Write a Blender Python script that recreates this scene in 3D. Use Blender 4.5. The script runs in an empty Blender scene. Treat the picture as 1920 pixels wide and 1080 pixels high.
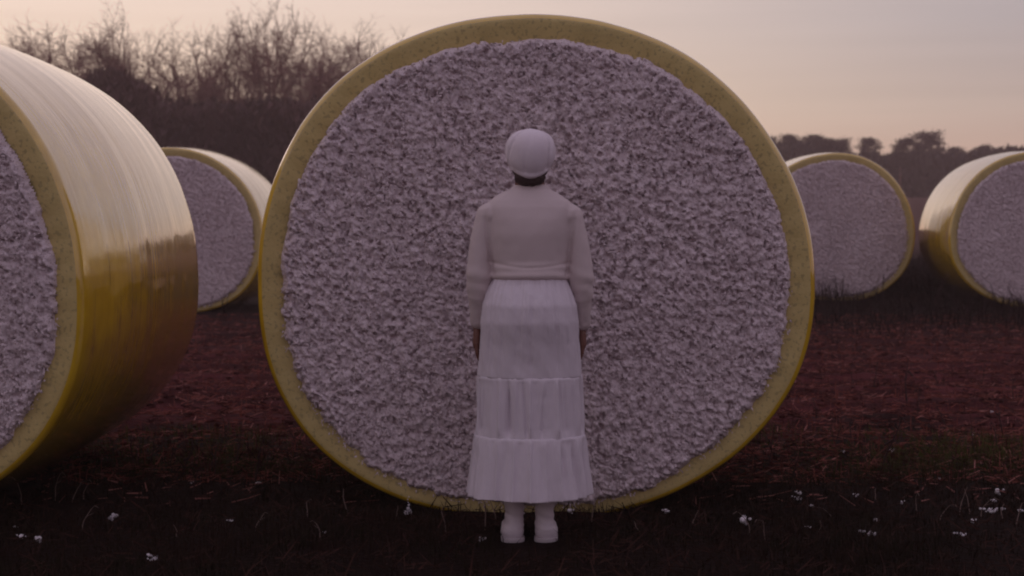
import bpy, math, random
import numpy as np
from mathutils import Vector, Matrix

random.seed(7)
rng = np.random.default_rng(7)
S = bpy.context.scene
COL = S.collection

# ------------------------------------------------------------------ camera
CAM_H = 1.31
TILT = math.radians(2.5)
F = 3200.0                                   # focal length in photo pixels (1920 wide)
cam_d = bpy.data.cameras.new('camera')
cam = bpy.data.objects.new('camera', cam_d); COL.objects.link(cam)
cam.location = (0, 0, CAM_H)
cam.rotation_euler = (math.radians(90) - TILT, 0, 0)
cam_d.sensor_width = 36; cam_d.lens = F / 1920 * 36
cam_d.clip_start = 0.05; cam_d.clip_end = 6000
cam_d.dof.use_dof = True; cam_d.dof.focus_distance = 7.2; cam_d.dof.aperture_fstop = 4.5
S.camera = cam

# ------------------------------------------------------------------ sky
W = bpy.data.worlds.new("World"); S.world = W; W.use_nodes = True
nt = W.node_tree; nt.nodes.clear()
def N(nt, typ, **kw):
    n = nt.nodes.new(typ)
    for k, v in kw.items():
        if k.startswith('i_'):
            n.inputs[k[2:].replace('_', ' ')].default_value = v
        else: setattr(n, k, v)
    return n
SUN_ELEV, SUN_AZ = math.radians(5), math.radians(-32)      # azimuth measured from +Y towards +X
def ramp(nt, stops, fac):
    r = N(nt, 'ShaderNodeValToRGB'); e = r.color_ramp.elements
    while len(e) > 1: e.remove(e[-1])
    e[0].position = stops[0][0]; e[0].color = (*stops[0][1], 1)
    for p, c in stops[1:]:
        q = e.new(p); q.color = (*c, 1)
    nt.links.new(fac, r.inputs[0]); return r.outputs[0]
tc = N(nt, 'ShaderNodeTexCoord'); sep = N(nt, 'ShaderNodeSeparateXYZ')
nt.links.new(tc.outputs['Generated'], sep.inputs[0])
glow = ramp(nt, [(0, (1.0, .64, .46)), (.03, (1.08, .77, .55)), (.07, (1.14, .87, .67)), (.125, (1.14, .91, .78)), (.3, (.74, .60, .60)), (.6, (.50, .43, .50)), (1, (.46, .41, .52))], sep.outputs[2])
off = ramp(nt, [(0, (.74, .44, .33)), (.03, (.68, .46, .38)), (.06, (.64, .50, .44)), (.11, (.55, .49, .50)), (.2, (.50, .43, .46)), (.6, (.46, .41, .51)), (1, (.46, .41, .52))], sep.outputs[2])
back = ramp(nt, [(0, (.36, .25, .28)), (.15, (.41, .31, .36)), (.5, (.44, .39, .50)), (1, (.46, .41, .52))], sep.outputs[2])
dot = N(nt, 'ShaderNodeVectorMath', operation='DOT_PRODUCT')
nt.links.new(tc.outputs['Generated'], dot.inputs[0]); dot.inputs[1].default_value = (-.6, .8, 0)
m1 = N(nt, 'ShaderNodeMapRange', interpolation_type='SMOOTHSTEP'); m1.inputs[1].default_value = .55; m1.inputs[2].default_value = .93
m2 = N(nt, 'ShaderNodeMapRange', interpolation_type='SMOOTHSTEP'); m2.inputs[1].default_value = -.75; m2.inputs[2].default_value = .35
nt.links.new(dot.outputs['Value'], m1.inputs[0]); nt.links.new(dot.outputs['Value'], m2.inputs[0])
def mix(nt, a, b, f, mode='MIX'):
    m = N(nt, 'ShaderNodeMix', data_type='RGBA', blend_type=mode)
    for s, v in ((m.inputs[6], a), (m.inputs[7], b), (m.inputs[0], f)):
        if hasattr(v, 'links'): nt.links.new(v, s)
        else: s.default_value = (*v, 1) if isinstance(v, tuple) else v
    return m.outputs[2]
c = mix(nt, off, glow, m1.outputs[0]); c = mix(nt, back, c, m2.outputs[0])
# faint flat cloud bands
mp = N(nt, 'ShaderNodeMapping'); mp.inputs['Scale'].default_value = (3, 3, 70)
nz = N(nt, 'ShaderNodeTexNoise'); nz.inputs['Scale'].default_value = 1.2; nz.inputs['Detail'].default_value = 4
nt.links.new(tc.outputs['Generated'], mp.inputs[0]); nt.links.new(mp.outputs[0], nz.inputs[0])
mr = N(nt, 'ShaderNodeMapRange'); mr.inputs[1].default_value = .35; mr.inputs[2].default_value = .7; mr.inputs[3].default_value = .97; mr.inputs[4].default_value = 1.03
nt.links.new(nz.outputs[0], mr.inputs[0])
vm = N(nt, 'ShaderNodeVectorMath', operation='SCALE'); nt.links.new(c, vm.inputs[0]); nt.links.new(mr.outputs[0], vm.inputs['Scale'])
v10 = N(nt, 'ShaderNodeVectorMath', operation='SCALE'); nt.links.new(vm.outputs[0], v10.inputs[0]); v10.inputs['Scale'].default_value = 10.0
sky = N(nt, 'ShaderNodeTexSky', sky_type='NISHITA'); sky.sun_disc = False; sky.sun_elevation = SUN_ELEV; sky.sun_rotation = SUN_AZ
cc = mix(nt, v10.outputs[0], sky.outputs[0], 0.04)
bg = N(nt, 'ShaderNodeBackground'); bg.inputs[1].default_value = 0.1
nt.links.new(cc, bg.inputs[0])
wo = N(nt, 'ShaderNodeOutputWorld'); nt.links.new(bg.outputs[0], wo.inputs[0])

# ------------------------------------------------------------------ sun (soft last light)
sd = bpy.data.lights.new('sun', 'SUN'); sun = bpy.data.objects.new('sun', sd); COL.objects.link(sun)
sd.energy = 0.25; sd.angle = math.radians(18); sd.color = (1.0, .72, .58)
sdir = Vector((math.sin(SUN_AZ) * math.cos(SUN_ELEV), math.cos(SUN_AZ) * math.cos(SUN_ELEV), math.sin(SUN_ELEV)))
sun.rotation_euler = sdir.to_track_quat('Z', 'Y').to_euler()

S.view_settings.view_transform = 'Standard'; S.view_settings.look = 'None'
S.view_settings.exposure = 0.0; S.view_settings.gamma = 1.0
S.cycles.filter_width = 2.0
S.cycles.use_denoising = True
S.cycles.max_bounces = 6; S.cycles.volume_bounces = 0

# ------------------------------------------------------------------ helpers
def at(px, py, Y):
    """world point at depth Y that the photo shows at (px, py)"""
    u, v = (px - 960) / F, (540 - py) / F
    d = Vector((u, math.cos(TILT) + v * math.sin(TILT), -math.sin(TILT) + v * math.cos(TILT)))
    t = Y / d.y
    return Vector((d.x * t, Y, CAM_H + d.z * t))
def tag(o, label=None, cat=None, group=None, kind=None):
    for k, v in (('label', label), ('category', cat), ('group', group), ('kind', kind)):
        if v: o[k] = v
    return o
def empty(name, loc=(0, 0, 0), rz=0):
    o = bpy.data.objects.new(name, None); COL.objects.link(o); o.location = loc; o.rotation_euler = (0, 0, rz)
    o.empty_display_size = .1
    return o
def mesh(name, V, Fc, mat=None, smooth=True):
    me = bpy.data.meshes.new(name)
    V = np.asarray(V, dtype=np.float32).reshape(-1, 3)
    if isinstance(Fc, np.ndarray):
        k = Fc.shape[1]; n = len(Fc)
        me.vertices.add(len(V)); me.vertices.foreach_set('co', V.ravel())
        me.loops.add(n * k); me.loops.foreach_set('vertex_index', Fc.astype(np.int32).ravel())
        me.polygons.add(n); me.polygons.foreach_set('loop_start', np.arange(0, n * k, k, dtype=np.int32))
        me.polygons.foreach_set('loop_total', np.full(n, k, dtype=np.int32))
        me.update(calc_edges=True); me.validate()
    else:
        me.from_pydata(V.tolist(), [], Fc)
    me.polygons.foreach_set('use_smooth', np.full(len(me.polygons), smooth)); me.update()
    if mat: me.materials.append(mat)
    return me
def obj(name, me, parent=None, loc=(0, 0, 0)):
    o = bpy.data.objects.new(name, me); COL.objects.link(o); o.parent = parent; o.location = loc
    return o
def copy_tree(o, parent=None):
    c = o.copy(); COL.objects.link(c); c.parent = parent
    for ch in [x for x in bpy.data.objects if x.parent == o]: copy_tree(ch, c)
    return c
def grid_faces(nu, nv, wrap_u=False):
    """vertex index = j*nu + i"""
    iu = np.arange(nu if wrap_u else nu - 1); jv = np.arange(nv - 1)
    J, I = np.meshgrid(jv, iu, indexing='ij'); I2 = (I + 1) % nu
    return np.stack([J * nu + I, J * nu + I2, (J + 1) * nu + I2, (J + 1) * nu + I], -1).reshape(-1, 4)

def _h(ix, iy, iz, s):
    n = (ix * 374761393 + iy * 668265263 + iz * 2147483647 + s * 1274126177) & 0xffffffff
    n = ((n ^ (n >> 13)) * 1274126177) & 0xffffffff
    return ((n ^ (n >> 16)) & 0xffffff) / float(0xffffff)
def vnoise(x, y, z=0.0, s=0):
    x, y, z = np.broadcast_arrays(np.asarray(x, float), np.asarray(y, float), np.asarray(z, float))
    ix, iy, iz = np.floor(x).astype(np.int64), np.floor(y).astype(np.int64), np.floor(z).astype(np.int64)
    fx, fy, fz = x - ix, y - iy, z - iz
    fx, fy, fz = (f * f * (3 - 2 * f) for f in (fx, fy, fz))
    out = 0
    for a in (0, 1):
        for b in (0, 1):
            for c_ in (0, 1):
                w = (fx if a else 1 - fx) * (fy if b else 1 - fy) * (fz if c_ else 1 - fz)
                out = out + w * _h(ix + a, iy + b, iz + c_, s)
    return out * 2 - 1
def fbm(x, y, z=0.0, o=4, s=0):
    r, a = 0, 1.0
    for k in range(o):
        r = r + a * vnoise(np.asarray(x) * 2 ** k, np.asarray(y) * 2 ** k, np.asarray(z) * 2 ** k, s + k); a *= .5
    return r / 1.9
def worley(x, y, s=0):
    ix, iy = np.floor(x).astype(np.int64), np.floor(y).astype(np.int64)
    best = np.full(x.shape, 9.0)
    for a in (-1, 0, 1):
        for b in (-1, 0, 1):
            px = ix + a + _h(ix + a, iy + b, 0 * ix, s); py = iy + b + _h(ix + a, iy + b, 0 * ix + 7, s)
            best = np.minimum(best, (px - x) ** 2 + (py - y) ** 2)
    return np.sqrt(best)

# ------------------------------------------------------------------ materials
def material(name, base, rough=.8, **kw):
    m = bpy.data.materials.new(name); m.use_nodes = True
    b = m.node_tree.nodes['Principled BSDF']
    b.inputs['Base Color'].default_value = (*base, 1); b.inputs['Roughness'].default_value = rough
    for k, v in kw.items(): b.inputs[k.replace('_', ' ')].default_value = v
    return m
def noisy(m, c1, c2, scale, lo=.4, hi=.6, detail=4, stretch=(1, 1, 1), c3=None, s3=None, t3=.65, coord='Object'):
    nt = m.node_tree; b = nt.nodes['Principled BSDF']
    tc = N(nt, 'ShaderNodeTexCoord'); mp = N(nt, 'ShaderNodeMapping'); mp.inputs['Scale'].default_value = stretch
    nt.links.new(tc.outputs[coord], mp.inputs[0])
    nz = N(nt, 'ShaderNodeTexNoise'); nz.inputs['Scale'].default_value = scale; nz.inputs['Detail'].default_value = detail
    nt.links.new(mp.outputs[0], nz.inputs[0])
    mr = N(nt, 'ShaderNodeMapRange'); mr.inputs[1].default_value = lo; mr.inputs[2].default_value = hi
    nt.links.new(nz.outputs[0], mr.inputs[0])
    col = mix(nt, c1, c2, mr.outputs[0])
    if c3:
        n3 = N(nt, 'ShaderNodeTexNoise'); n3.inputs['Scale'].default_value = s3; n3.inputs['Detail'].default_value = 3
        nt.links.new(mp.outputs[0], n3.inputs[0])
        m3 = N(nt, 'ShaderNodeMapRange'); m3.inputs[1].default_value = t3; m3.inputs[2].default_value = t3 + .06
        nt.links.new(n3.outputs[0], m3.inputs[0]); col = mix(nt, col, c3, m3.outputs[0])
    nt.links.new(col, b.inputs['Base Color'])
    return m
def bump(m, scale, strength, dist, stretch=(1, 1, 1), detail=4, typ='ShaderNodeTexNoise', coord='Object'):
    nt = m.node_tree; b = nt.nodes['Principled BSDF']
    tc = N(nt, 'ShaderNodeTexCoord'); mp = N(nt, 'ShaderNodeMapping'); mp.inputs['Scale'].default_value = stretch
    nt.links.new(tc.outputs[coord], mp.inputs[0])
    nz = N(nt, typ); nz.inputs['Scale'].default_value = scale
    if 'Detail' in nz.inputs: nz.inputs['Detail'].default_value = detail
    nt.links.new(mp.outputs[0], nz.inputs[0])
    bp = N(nt, 'ShaderNodeBump'); bp.inputs['Strength'].default_value = strength; bp.inputs['Distance'].default_value = dist
    nt.links.new(nz.outputs[0], bp.inputs['Height'])
    old = b.inputs['Normal'].links
    if old: nt.links.new(old[0].from_socket, bp.inputs['Normal'])
    nt.links.new(bp.outputs[0], b.inputs['Normal'])
    return m

M = {}
M['film'] = material('yellow_film', (.56, .42, .06), .10, IOR=1.8, Coat_Weight=.9, Coat_Roughness=.05, Coat_IOR=1.7)
noisy(M['film'], (.72, .47, .028), (.56, .35, .018), 9, .3, .7)
bump(M['film'], 2.2, .35, .010, stretch=(1.0, 11.0, 1.0), detail=4)
M['film_face'] = material('yellow_film_gathered', (.56, .42, .06), .55, IOR=1.45)
noisy(M['film_face'], (.60, .475, .19), (.50, .39, .15), 6, .25, .75, c3=(.40, .32, .13), s3=55, t3=.56)
bump(M['film_face'], 60, .6, .004, detail=3)
M['cotton'] = material('raw_cotton', (.62, .55, .58), 1.0)
noisy(M['cotton'], (.74, .63, .66), (.58, .48, .50), 24, .35, .68, c3=(.26, .16, .14), s3=140, t3=.60)
bump(M['cotton'], 160, .8, .006)
M['tuft'] = material('loose_cotton', (.72, .66, .69), 1.0); bump(M['tuft'], 90, .8, .006)
M['soil'] = material('soil', (.07, .02, .02), .95)
M['grass'] = noisy(material('dark_grass', (.02, .025, .012), 1.0, Specular_IOR_Level=.1), (.011, .009, .004), (.020, .009, .006), 3, .35, .65)
M['litter'] = noisy(material('dry_litter', (.12, .05, .04), 1.0, Specular_IOR_Level=.1), (.24, .075, .060), (.040, .010, .009), 6, .4, .6)
M['stalk_pale'] = material('pale_stalk', (.20, .13, .11), .8)
M['stalk_dark'] = material('dark_stalk', (.030, .010, .010), .95)
M['weed'] = noisy(material('weeds', (.03, .02, .018), 1.0, Specular_IOR_Level=.1), (.022, .009, .009), (.010, .008, .006), 1.2)
M['bark'] = noisy(material('bark', (.07, .04, .035), .9), (.26, .125, .105), (.17, .080, .070), 2)
M['pine'] = noisy(material('pine_needles', (.035, .04, .025), .9), (.030, .024, .022), (.020, .020, .016), .8)
M['thicket'] = noisy(material('brush', (.05, .03, .028), .95), (.085, .040, .038), (.058, .030, .030), .4)
M['knit'] = material('cream_knit', (.60, .50, .50), .95); bump(M['knit'], 230, .35, .002, stretch=(1, 1, .6), detail=2)
M['hat'] = material('white_knit', (.72, .63, .68), .95); bump(M['hat'], 260, .4, .002, detail=2)
M['skirt'] = material('white_gauze', (.64, .57, .62), .9); bump(M['skirt'], 26, .55, .008, stretch=(2.2, 2.2, .28), detail=5)
M['skin'] = material('skin', (.16, .065, .045), .55); M['hair'] = material('dark_hair', (.05, .028, .026), .85)
bump(M['hair'], 300, .8, .003)
M['boot'] = material('white_leather', (.66, .58, .62), .5); bump(M['boot'], 25, .3, .006)
M['sole'] = material('white_rubber', (.50, .43, .45), .7)
M['eye'] = material('eye', (.5, .45, .42), .3)

nt = M['film'].node_tree; b = nt.nodes['Principled BSDF']; tcf = N(nt, 'ShaderNodeTexCoord'); mpf = N(nt, 'ShaderNodeMapping'); mpf.inputs['Scale'].default_value = (1, 5, 1)
nf = N(nt, 'ShaderNodeTexNoise'); nf.inputs['Scale'].default_value = 4; nf.inputs['Detail'].default_value = 5; nt.links.new(tcf.outputs['Object'], mpf.inputs[0]); nt.links.new(mpf.outputs[0], nf.inputs[0])
rf = N(nt, 'ShaderNodeMapRange'); rf.inputs[1].default_value = .35; rf.inputs[2].default_value = .7; rf.inputs[3].default_value = .05; rf.inputs[4].default_value = .15
nt.links.new(nf.outputs[0], rf.inputs[0]); nt.links.new(rf.outputs[0], b.inputs['Roughness']); nt.links.new(rf.outputs[0], b.inputs['Coat Roughness'])

# soil shading
m = M['soil']; nt = m.node_tree; b = nt.nodes['Principled BSDF']
tcs = N(nt, 'ShaderNodeTexCoord')
def nodenoise(scale, stretch, detail=5):
    mp = N(nt, 'ShaderNodeMapping'); mp.inputs['Scale'].default_value = stretch; nt.links.new(tcs.outputs['Object'], mp.inputs[0])
    n = N(nt, 'ShaderNodeTexNoise'); n.inputs['Scale'].default_value = scale; n.inputs['Detail'].default_value = detail
    nt.links.new(mp.outputs[0], n.inputs[0]); return n.outputs[0]
def mapr(x, a, b_, c_=0, d_=1):
    q = N(nt, 'ShaderNodeMapRange'); q.inputs[1].default_value = a; q.inputs[2].default_value = b_; q.inputs[3].default_value = c_; q.inputs[4].default_value = d_
    nt.links.new(x, q.inputs[0]); return q.outputs[0]
n1 = nodenoise(2.2, (.35, 1.6, 1)); n2 = nodenoise(14, (.5, 1.5, 1))
base = mix(nt, (.042, .008, .009), (.11, .027, .030), mapr(n1, .42, .66))
base = mix(nt, base, (.030, .009, .010), mapr(n2, .52, .66))
sp = N(nt, 'ShaderNodeSeparateXYZ'); nt.links.new(tcs.outputs['Object'], sp.inputs[0])
edge = N(nt, 'ShaderNodeMath', operation='ADD'); nt.links.new(sp.outputs[1], edge.inputs[0]); nt.links.new(mapr(nodenoise(.7, (1, 1, 1)), .3, .7, -1.2, 1.2), edge.inputs[1])
near = mapr(edge.outputs[0], 9.2, 10.6)             # grassy verge close by, bare red field beyond
base = mix(nt, (.011, .005, .004), base, near)
base = mix(nt, base, (.028, .030, .006), mapr(nodenoise(1.1, (.5, 1, 1)), .48, .6)) if False else base
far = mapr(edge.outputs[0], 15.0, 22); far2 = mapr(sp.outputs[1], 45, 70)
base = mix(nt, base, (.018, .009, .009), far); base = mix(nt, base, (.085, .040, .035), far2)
nt.links.new(base, b.inputs['Base Color']); b.inputs['Specular IOR Level'].default_value = .05
bump(m, 30, 1.0, .03, detail=6)

# ------------------------------------------------------------------ ground
def sstep(x, a, b):
    t = np.clip((x - a) / (b - a), 0, 1); return t * t * (3 - 2 * t)
def gz(x, y):
    x = np.asarray(x, float); y = np.asarray(y, float)
    h = 2.75 * sstep(y, 38, 165)
    mask = sstep(y, 8.8, 11.0) * (1 - sstep(y, 40, 60))
    h = h + mask * (.022 * np.sin(y * 2 * math.pi / .96 + .4 * vnoise(x * .3, y * .1, 0, 3)) + .034 * fbm(x * 2.5, y * 4.5, 0, 5, 11))
    h = h + .018 * fbm(x * 2.1, y * 2.1, 0, 3, 21) * (1 - mask) * (1 - sstep(y, 60, 90))
    h = h + .35 * vnoise(x * .02, y * .02, 0, 5) * sstep(np.hypot(x, y), 45, 90)
    return h
def axis(dense, a, b, far_lo, far_hi, grow=1.09):
    mid = list(np.arange(a, b, dense)); s, p = dense, a
    lo = []
    while p > far_lo: s *= grow; p -= s; lo.append(p)
    s, p = dense, mid[-1]; hi = []
    while p < far_hi: s *= grow; p += s; hi.append(p)
    return np.array(lo[::-1] + mid + hi)
gx = axis(.05, -6, 6, -3000, 3000, 1.07); gy = axis(.045, 5.2, 15, -3000, 4500, 1.035)
GX, GY = np.meshgrid(gx, gy)
obj('ground', mesh('ground', np.stack([GX, GY, gz(GX, GY)], -1), grid_faces(len(gx), len(gy)), M['soil']))
tag(bpy.data.objects['ground'], kind='structure')

# ------------------------------------------------------------------ cotton bales
A_, BT, BB, ZC = 1.216, 1.195, 1.02, 1.005
def outline(th, inset=0.0, seed=0):
    c_, s_ = np.cos(th), np.sin(th)
    bb = np.where(s_ >= 0, BT, BB); n = np.where(s_ >= 0, 2.08, 2.22)
    r = (np.abs(c_ / A_) ** n + np.abs(s_ / bb) ** n) ** (-1 / n)
    r = r + .010 * np.sin(3 * th + seed) + .006 * np.sin(5 * th + 2 * seed)
    r = r - inset
    return r
def bale_wrap(seed, nth, L=2.35, dens=1.0):
    th = np.linspace(0, 2 * math.pi, nth, endpoint=False)
    prof = [(.20, .045), (.165, .03), (.13, .016), (.10, .007), (.055, .0005), (.037, 0.0)]
    R_ = .040
    for k in range(1, 8):
        a = k / 8 * math.pi / 2; prof.append((.035 * (1 - math.sin(a)), R_ * (1 - math.cos(a))))
    nb = int(60 * dens)
    for k in range(nb + 1): prof.append((0.0, R_ + (L - 2 * R_) * k / nb))
    for k in range(1, 8):
        a = k / 8 * math.pi / 2; prof.append((.024 * (1 - math.cos(a)), L - R_ + R_ * math.sin(a)))
    prof += [(.055, L), (.10, L), (.20, L - .04)]
    V = []; nf = 6
    for k, (ins, y) in enumerate(prof):
        bul = -.034 * np.sin(math.pi * np.clip(y / L, 0, 1)) - .0022 * vnoise(y * 9, th * 1.3, 0, seed)
        bul = bul - .0005 * vnoise(y * 40, th * 1.5, 0, seed + 4)
        yy = np.full(nth, y)
        if y < .06:
            w = .004 * fbm(np.cos(th) * 5, np.sin(th) * 5, ins * 12, 4, seed + 9) + .002 * np.sin(th * 61 + 3 * np.sin(th * 5)) * min(1, ins / .1)
            if seed == 1:
                for t0 in (math.atan2(1.10, -.195), math.atan2(1.10, -.105), math.atan2(1.1, .6), math.atan2(-.5, -1.05)):
                    w = w - .006 * np.exp(-((th - (t0 % (2 * math.pi))) / .006) ** 2) * min(1, ins / .05)
            yy = yy + w
        r = outline(th, ins + bul + (.006 * fbm(np.cos(th) * 3 + 5, np.sin(th) * 3, seed, 3, 3) if y > 0 else .006 * fbm(np.cos(th) * 3 + 5, np.sin(th) * 3, seed, 3, 3)), seed)
        V.append(np.stack([r * np.cos(th), yy, r * np.sin(th) + ZC], -1))
    V = np.concatenate(V)
    me = mesh('plastic_wrap', V, grid_faces(nth, len(prof), True), M['film'])
    me.materials.append(M['film_face'])
    mi = np.zeros(len(me.polygons), dtype=np.int32); mi[:nth * 7] = 1; mi[-nth * 2:] = 1
    me.polygons.foreach_set('material_index', mi)
    return me
ico_v, ico_f = None, None
def ico():
    global ico_v, ico_f
    if ico_v is None:
        import bmesh
        bm = bmesh.new(); bmesh.ops.create_icosphere(bm, subdivisions=2, radius=1)
        ico_v = np.array([v.co[:] for v in bm.verts]); ico_f = np.array([[v.index for v in f.verts] for f in bm.faces]); bm.free()
    return ico_v, ico_f
def lumps(P, R, seed=0, stretch=None):
    v, f = ico(); r = np.random.default_rng(seed); n = len(P)
    ax = r.normal(size=(n, 3, 3)); q = np.linalg.qr(ax)[0]
    sc = r.uniform(.55, 1.25, (n, 1, 3)) * np.asarray(R).reshape(-1, 1, 1)
    vv = v[None] * sc
    nn = vnoise(v[None, :, 0] * 1.7 + r.uniform(0, 50, (n, 1)), v[None, :, 1] * 1.7 + r.uniform(0, 50, (n, 1)), v[None, :, 2] * 1.7)
    vv = vv * (1 + .45 * nn[..., None])
    vv = np.einsum('nij,nkj->nki', q, vv)
    if stretch is not None: vv = vv * np.asarray(stretch)
    vv = vv + np.asarray(P)[:, None]
    ff = (f[None] + (np.arange(n) * len(v))[:, None, None]).reshape(-1, 3)
    return vv.reshape(-1, 3), ff
def cotton_face(seed, step, nl, wisps=70):
    xs = np.arange(-1.2, 1.2, step); zs = np.arange(-1.1, 1.2, step)
    X, Z = np.meshgrid(xs, zs); th = np.arctan2(Z, X); rr = np.hypot(X, Z)
    rim = outline(th, .105 - .034 * sstep(-np.sin(th), .45, .9), seed) + .016 * fbm(np.cos(th) * 9, np.sin(th) * 9, 0, 4, seed) + np.where(Z < 0, .020, 0) * fbm(np.cos(th) * 22, np.sin(th) * 22, 3, 3, seed)
    s = rr - rim
    wx = X + .018 * fbm(X * 14, Z * 14, 0, 3, seed); wz = Z + .018 * fbm(X * 14, Z * 14, 9, 3, seed)
    h = .024 * (1 - np.clip(worley(wx / .036, wz / .044, seed), 0, 1)) + .014 * (1 - np.clip(worley(wx / .015, wz / .019, seed + 1), 0, 1))
    pit = fbm(wx * 62, wz * 56, 0, 3, seed + 6)
    h += .018 * fbm(X * 3, Z * 3, 0, 3, seed + 2) - .020 * sstep(pit, .20, .42) + .006 * fbm(X * 60, Z * 50, 0, 2, seed + 3)
    y = -(.018 + h) - .03 * np.clip(-s, 0, .5) + .06 * (1 - np.clip(-s / .035, 0, 1)) ** 2
    keep = s < 0
    idx = -np.ones(X.shape, int)
    q = keep[:-1, :-1] & keep[1:, :-1] & keep[:-1, 1:] & keep[1:, 1:]
    J, I = np.nonzero(q); nx = X.shape[1]
    Fq = np.stack([J * nx + I, (J + 1) * nx + I, (J + 1) * nx + I + 1, J * nx + I + 1], -1)[:, ::-1]
    used = np.unique(Fq); remap = -np.ones(X.size, int); remap[used] = np.arange(len(used))
    V = np.stack([X, y, Z + ZC], -1).reshape(-1, 3)[used]; Fq = remap[Fq]
    Ft = np.concatenate([Fq[:, [0, 1, 2]], Fq[:, [0, 2, 3]]])
    r = np.random.default_rng(seed + 40)
    t = r.uniform(0, 2 * math.pi, nl); u = np.sqrt(r.uniform(0, 1, nl))
    rad = (outline(t, .120, seed)) * u
    px, pz = rad * np.cos(t), rad * np.sin(t)
    P = np.stack([px, -.022 - .03 * np.clip(outline(t, .11, seed) - rad, 0, .5) - r.uniform(0, .022, nl), pz + ZC], -1)
    lv, lf = lumps(P[:nl // 8], r.uniform(.005, .012, nl // 8), seed, (1, .7, 1.2))
    # curled locks of fibre all over the face, and a fringe of them hanging over the plastic along the lower rim
    nf = nl * 4; t = r.uniform(0, 2 * math.pi, nf); u = np.sqrt(r.uniform(0, 1, nf)); rad = outline(t, .120, seed) * u
    P1 = np.stack([rad * np.cos(t), -.034 - .03 * np.clip(outline(t, .11, seed) - rad, 0, .5) - r.uniform(0, .016, nf), rad * np.sin(t) + ZC], -1)
    t = r.uniform(math.pi * 1.0, math.pi * 2.0, wisps * 5); rad = outline(t, .118 - .034 * sstep(-np.sin(t), .45, .9), seed) + r.uniform(-.02, .020, wisps * 5)
    P2 = np.stack([rad * np.cos(t), r.uniform(-.028, -.006, wisps * 5), rad * np.sin(t) + ZC], -1)
    k1, q1 = locks(P1, r, step / .0052, 0); k2, q2 = locks(P2, r, step / .0052, 1)
    VV = np.concatenate([V, lv, k1, k2]); FF = np.concatenate([Ft, lf + len(V), q1 + len(V) + len(lv), q2 + len(V) + len(lv) + len(k1)])
    return mesh('cotton_face', VV, FF, M['cotton'])
def locks(P, r, big, hang):
    """small curled ribbons of fibre, four crossbars each"""
    n = len(P); L = r.uniform(.006, .016, n) * (1 + .6 * (big - 1)); w = L * r.uniform(.28, .60, n)
    a = r.uniform(0, 2 * math.pi, n) if not hang else r.normal(-math.pi / 2, .5, n)
    d = np.stack([np.cos(a), r.normal(0, .25, n), np.sin(a)], -1); sd_ = np.stack([-np.sin(a), r.normal(0, .5, n), np.cos(a)], -1)
    cv = r.normal(0, .55, n); V = []
    for k in range(4):
        t = k / 3; prof = (.35, 1, .85, .2)[k]
        c_ = P + d * (L * (t - .3))[:, None] + sd_ * (cv * L * t * t)[:, None] + np.array([0, -1, 0]) * (L * .35 * math.sin(math.pi * t))[:, None]
        V += [c_ - sd_ * (w * prof * .5)[:, None], c_ + sd_ * (w * prof * .5)[:, None]]
    V = np.stack(V, 1).reshape(-1, 3); o = (np.arange(n) * 8)[:, None]; T = []
    for k in range(3): T += [o + [2 * k, 2 * k + 1, 2 * k + 3], o + [2 * k, 2 * k + 3, 2 * k + 2]]
    return V, np.concatenate(T)
def make_bale(label, x, y, rz, seed, fine, lod=1.0, sink=.02, group='yellow wrapped round cotton bales'):
    root = empty('cotton_bale', (x, y, float(gz(x, y + 1)) * (y > 15) - sink), rz)
    tag(root, label, 'cotton bale', group)
    obj('plastic_wrap', bale_wrap(seed, int(360 * lod), dens=lod), root)
    obj('cotton_face', cotton_face(seed, fine, int(7000 * min(1, lod * .6)), int(90 * lod)), root)
    bf = obj('cotton_face', cotton_face(seed + 30, .03, 60, 4), root); bf.rotation_euler = (0, 0, math.pi); bf.location = (0, 2.35, 0)
    return root
DB = 7.42
cx = at(996, 500, DB).x
make_bale('huge round cotton bale in yellow plastic right in front of the standing woman', cx, DB, math.radians(-2.6), 1, .0046)
DL = 6.95
make_bale('large yellow wrapped cotton bale at the left whose glossy barrel mirrors the sky', at(-404, 500, DL).x, DL, math.radians(-1.2), 2, .006)
make_bale('smaller distant cotton bale partly hidden behind the big glossy bale', at(322, 500, 22.7).x, 22.7, math.radians(-1.5), 3, .016, .5, .0)
make_bale('distant cotton bale behind the main bale, weeds at its foot, full round face showing', at(1561, 500, 25.4).x, 25.4, math.radians(-2), 4, .016, .5, .0)
make_bale('distant cotton bale cut off by the frame, its left barrel shining', at(1946, 500, 23.9).x, 23.9, math.radians(-3.2), 5, .016, .5, .0)

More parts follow.
